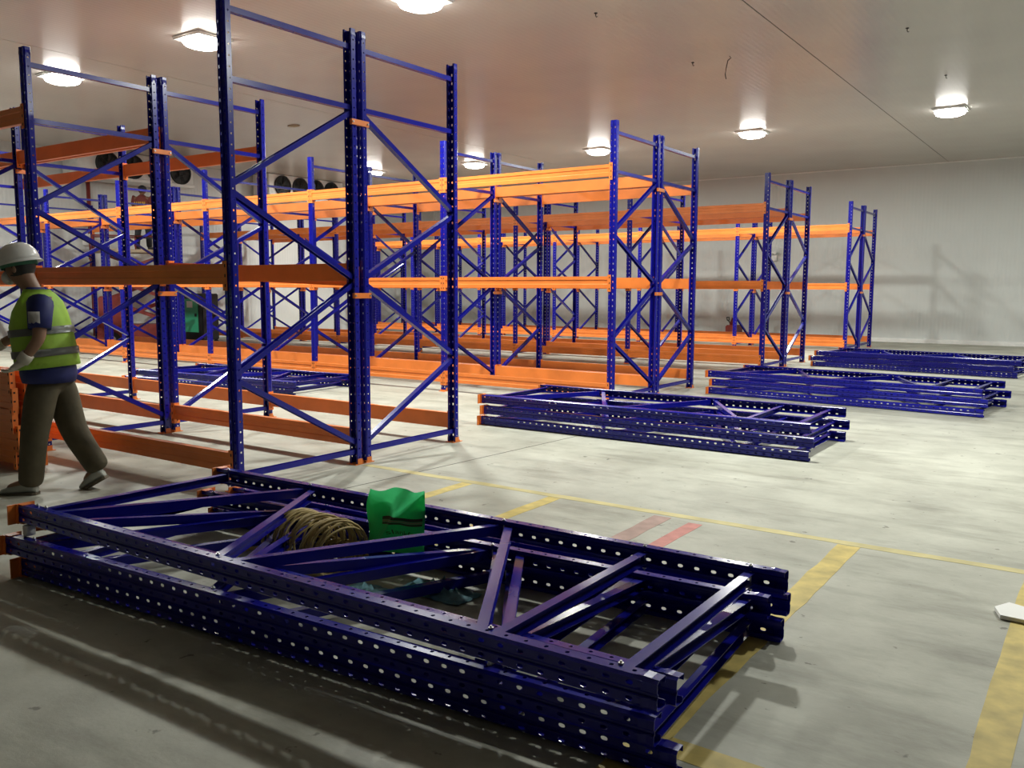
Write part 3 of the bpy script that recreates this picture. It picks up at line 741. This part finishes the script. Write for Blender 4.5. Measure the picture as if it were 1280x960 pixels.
# ------------------------------------------------------------------ machines at the far left
LR = empty('scissor_lift', (-15.2, 8.75, 0), (0, 0, math.radians(58))); tag(LR, 'dark red scissor lift raising a person near the fan wall', 'lift')
box_obj('chassis', (-.95, -.42, .12), (.95, .42, .55), MAROON, LR, .03)
box_obj('motor_box', (-.9, -.46, .5), (-.15, .46, 1.25), MAROON, LR, .03)
for x in (-.62, .62):
    for y in (-.44, .44):
        bm = bmesh.new(); bm_cyl(bm, (x, y - .06, .19), (x, y + .06, .19), .19, 20); o = obj('wheel', bm, TIRE, LR)
        bm = bmesh.new(); bm_cyl(bm, (x, y - .065, .19), (x, y + .065, .19), .09, 14); obj('hub', bm, STEEL, o)
for st_ in range(3):
    za, zb = .6 + st_ * .57, .6 + (st_ + 1) * .57
    for y in (-.33, .33):
        for s in (1, -1):
            bm = bmesh.new(); d = Vector((1.5 * s, 0, zb - za)).normalized(); nn = Vector((-d.z, 0, d.x)) * .04
            a = Vector((-.75 * s, y + .03 * s, za)); b2 = Vector((.75 * s, y + .03 * s, zb)); t_ = Vector((0, .022, 0))
            bm_loft(bm, [[a + nn + t_, a - nn + t_, a - nn - t_, a + nn - t_], [b2 + nn + t_, b2 - nn + t_, b2 - nn - t_, b2 + nn - t_]], smooth=False); obj('scissor_arm', bm, MAROON, LR)
box_obj('platform', (-1.0, -.42, 2.33), (1.0, .42, 2.415), CARD, LR, .01)
for x in (-.97, 0, .97):
    for y in (-.40, .40):
        bm = bmesh.new(); bm_cyl(bm, (x, y, 2.41), (x, y, 2.75), .018, 8); obj('rail_post', bm, MAROON, LR)
for y in (-.40, .40):
    bm = bmesh.new(); bm_cyl(bm, (-.97, y, 2.74), (.97, y, 2.74), .018, 8); obj('guard_rail', bm, MAROON, LR)
GC = empty('machine_cabinet', (-14.85, 10.3, 0)); tag(GC, 'black machine cabinet with a green front door seen through the racks', 'machine')
box_obj('housing', (-.47, -.256, .10), (.47, .256, 1.32), BLACK, GC, .025)
dr = box_obj('door', (-.44, -.272, .30), (.30, -.256, 1.18), GREEN, GC, .006)
box_obj('label_plate', (-.16, -.278, .95), (.08, -.271, 1.12), WHITEP, dr)
box_obj('handle', (.18, -.30, .72), (.256, -.27, .80), BLACK, dr, .01)
for x in (-.4, .4):
    for y in (-.2, .2):
        bm = bmesh.new(); bm_cyl(bm, (x - .03, y, .05), (x + .03, y, .05), .05, 12); obj('castor', bm, TIRE, GC)
# hand pallet truck by the back wall
PT = empty('pallet_truck', (-4.15, 21.2, 0)); tag(PT, 'dark red hand pallet truck with black forks by the back wall', 'pallet truck')
for y in (-.2, .2):
    bm = bmesh.new(); bm_box(bm, (.15, y - .08, .14), (1.38, y + .08, .21)); bmesh.ops.bevel(bm, geom=list(bm.edges), offset=.01, segments=1, affect='EDGES'); obj('fork', bm, BLACK, PT)
    bm = bmesh.new(); bm_cyl(bm, (1.2, y - .05, .045), (1.2, y + .05, .045), .045, 12); obj('roller', bm, TIRE, PT)
box_obj('pump_body', (-.18, -.27, .12), (.17, .27, .42), MAROON, PT, .03)
bm = bmesh.new(); bm_cyl(bm, (-.1, 0, .42), (-.02, 0, .62), .06, 12); obj('pump_cylinder', bm, MAROON, PT)
bm = bmesh.new(); bm_tube(bm, [(-.08, 0, .40), (-.15, 0, .50), (-.18, 0, .54), (-.19, .1, .57), (-.20, .1, .64), (-.20, -.1, .64), (-.19, -.1, .57), (-.18, 0, .54)], .018, 8); obj('tow_handle', bm, BLACK, PT)
for y in (-.09, .09):
    bm = bmesh.new(); bm_cyl(bm, (-.14, y - .04, .09), (-.14, y + .04, .09), .09, 16); obj('steer_wheel', bm, TIRE, PT)
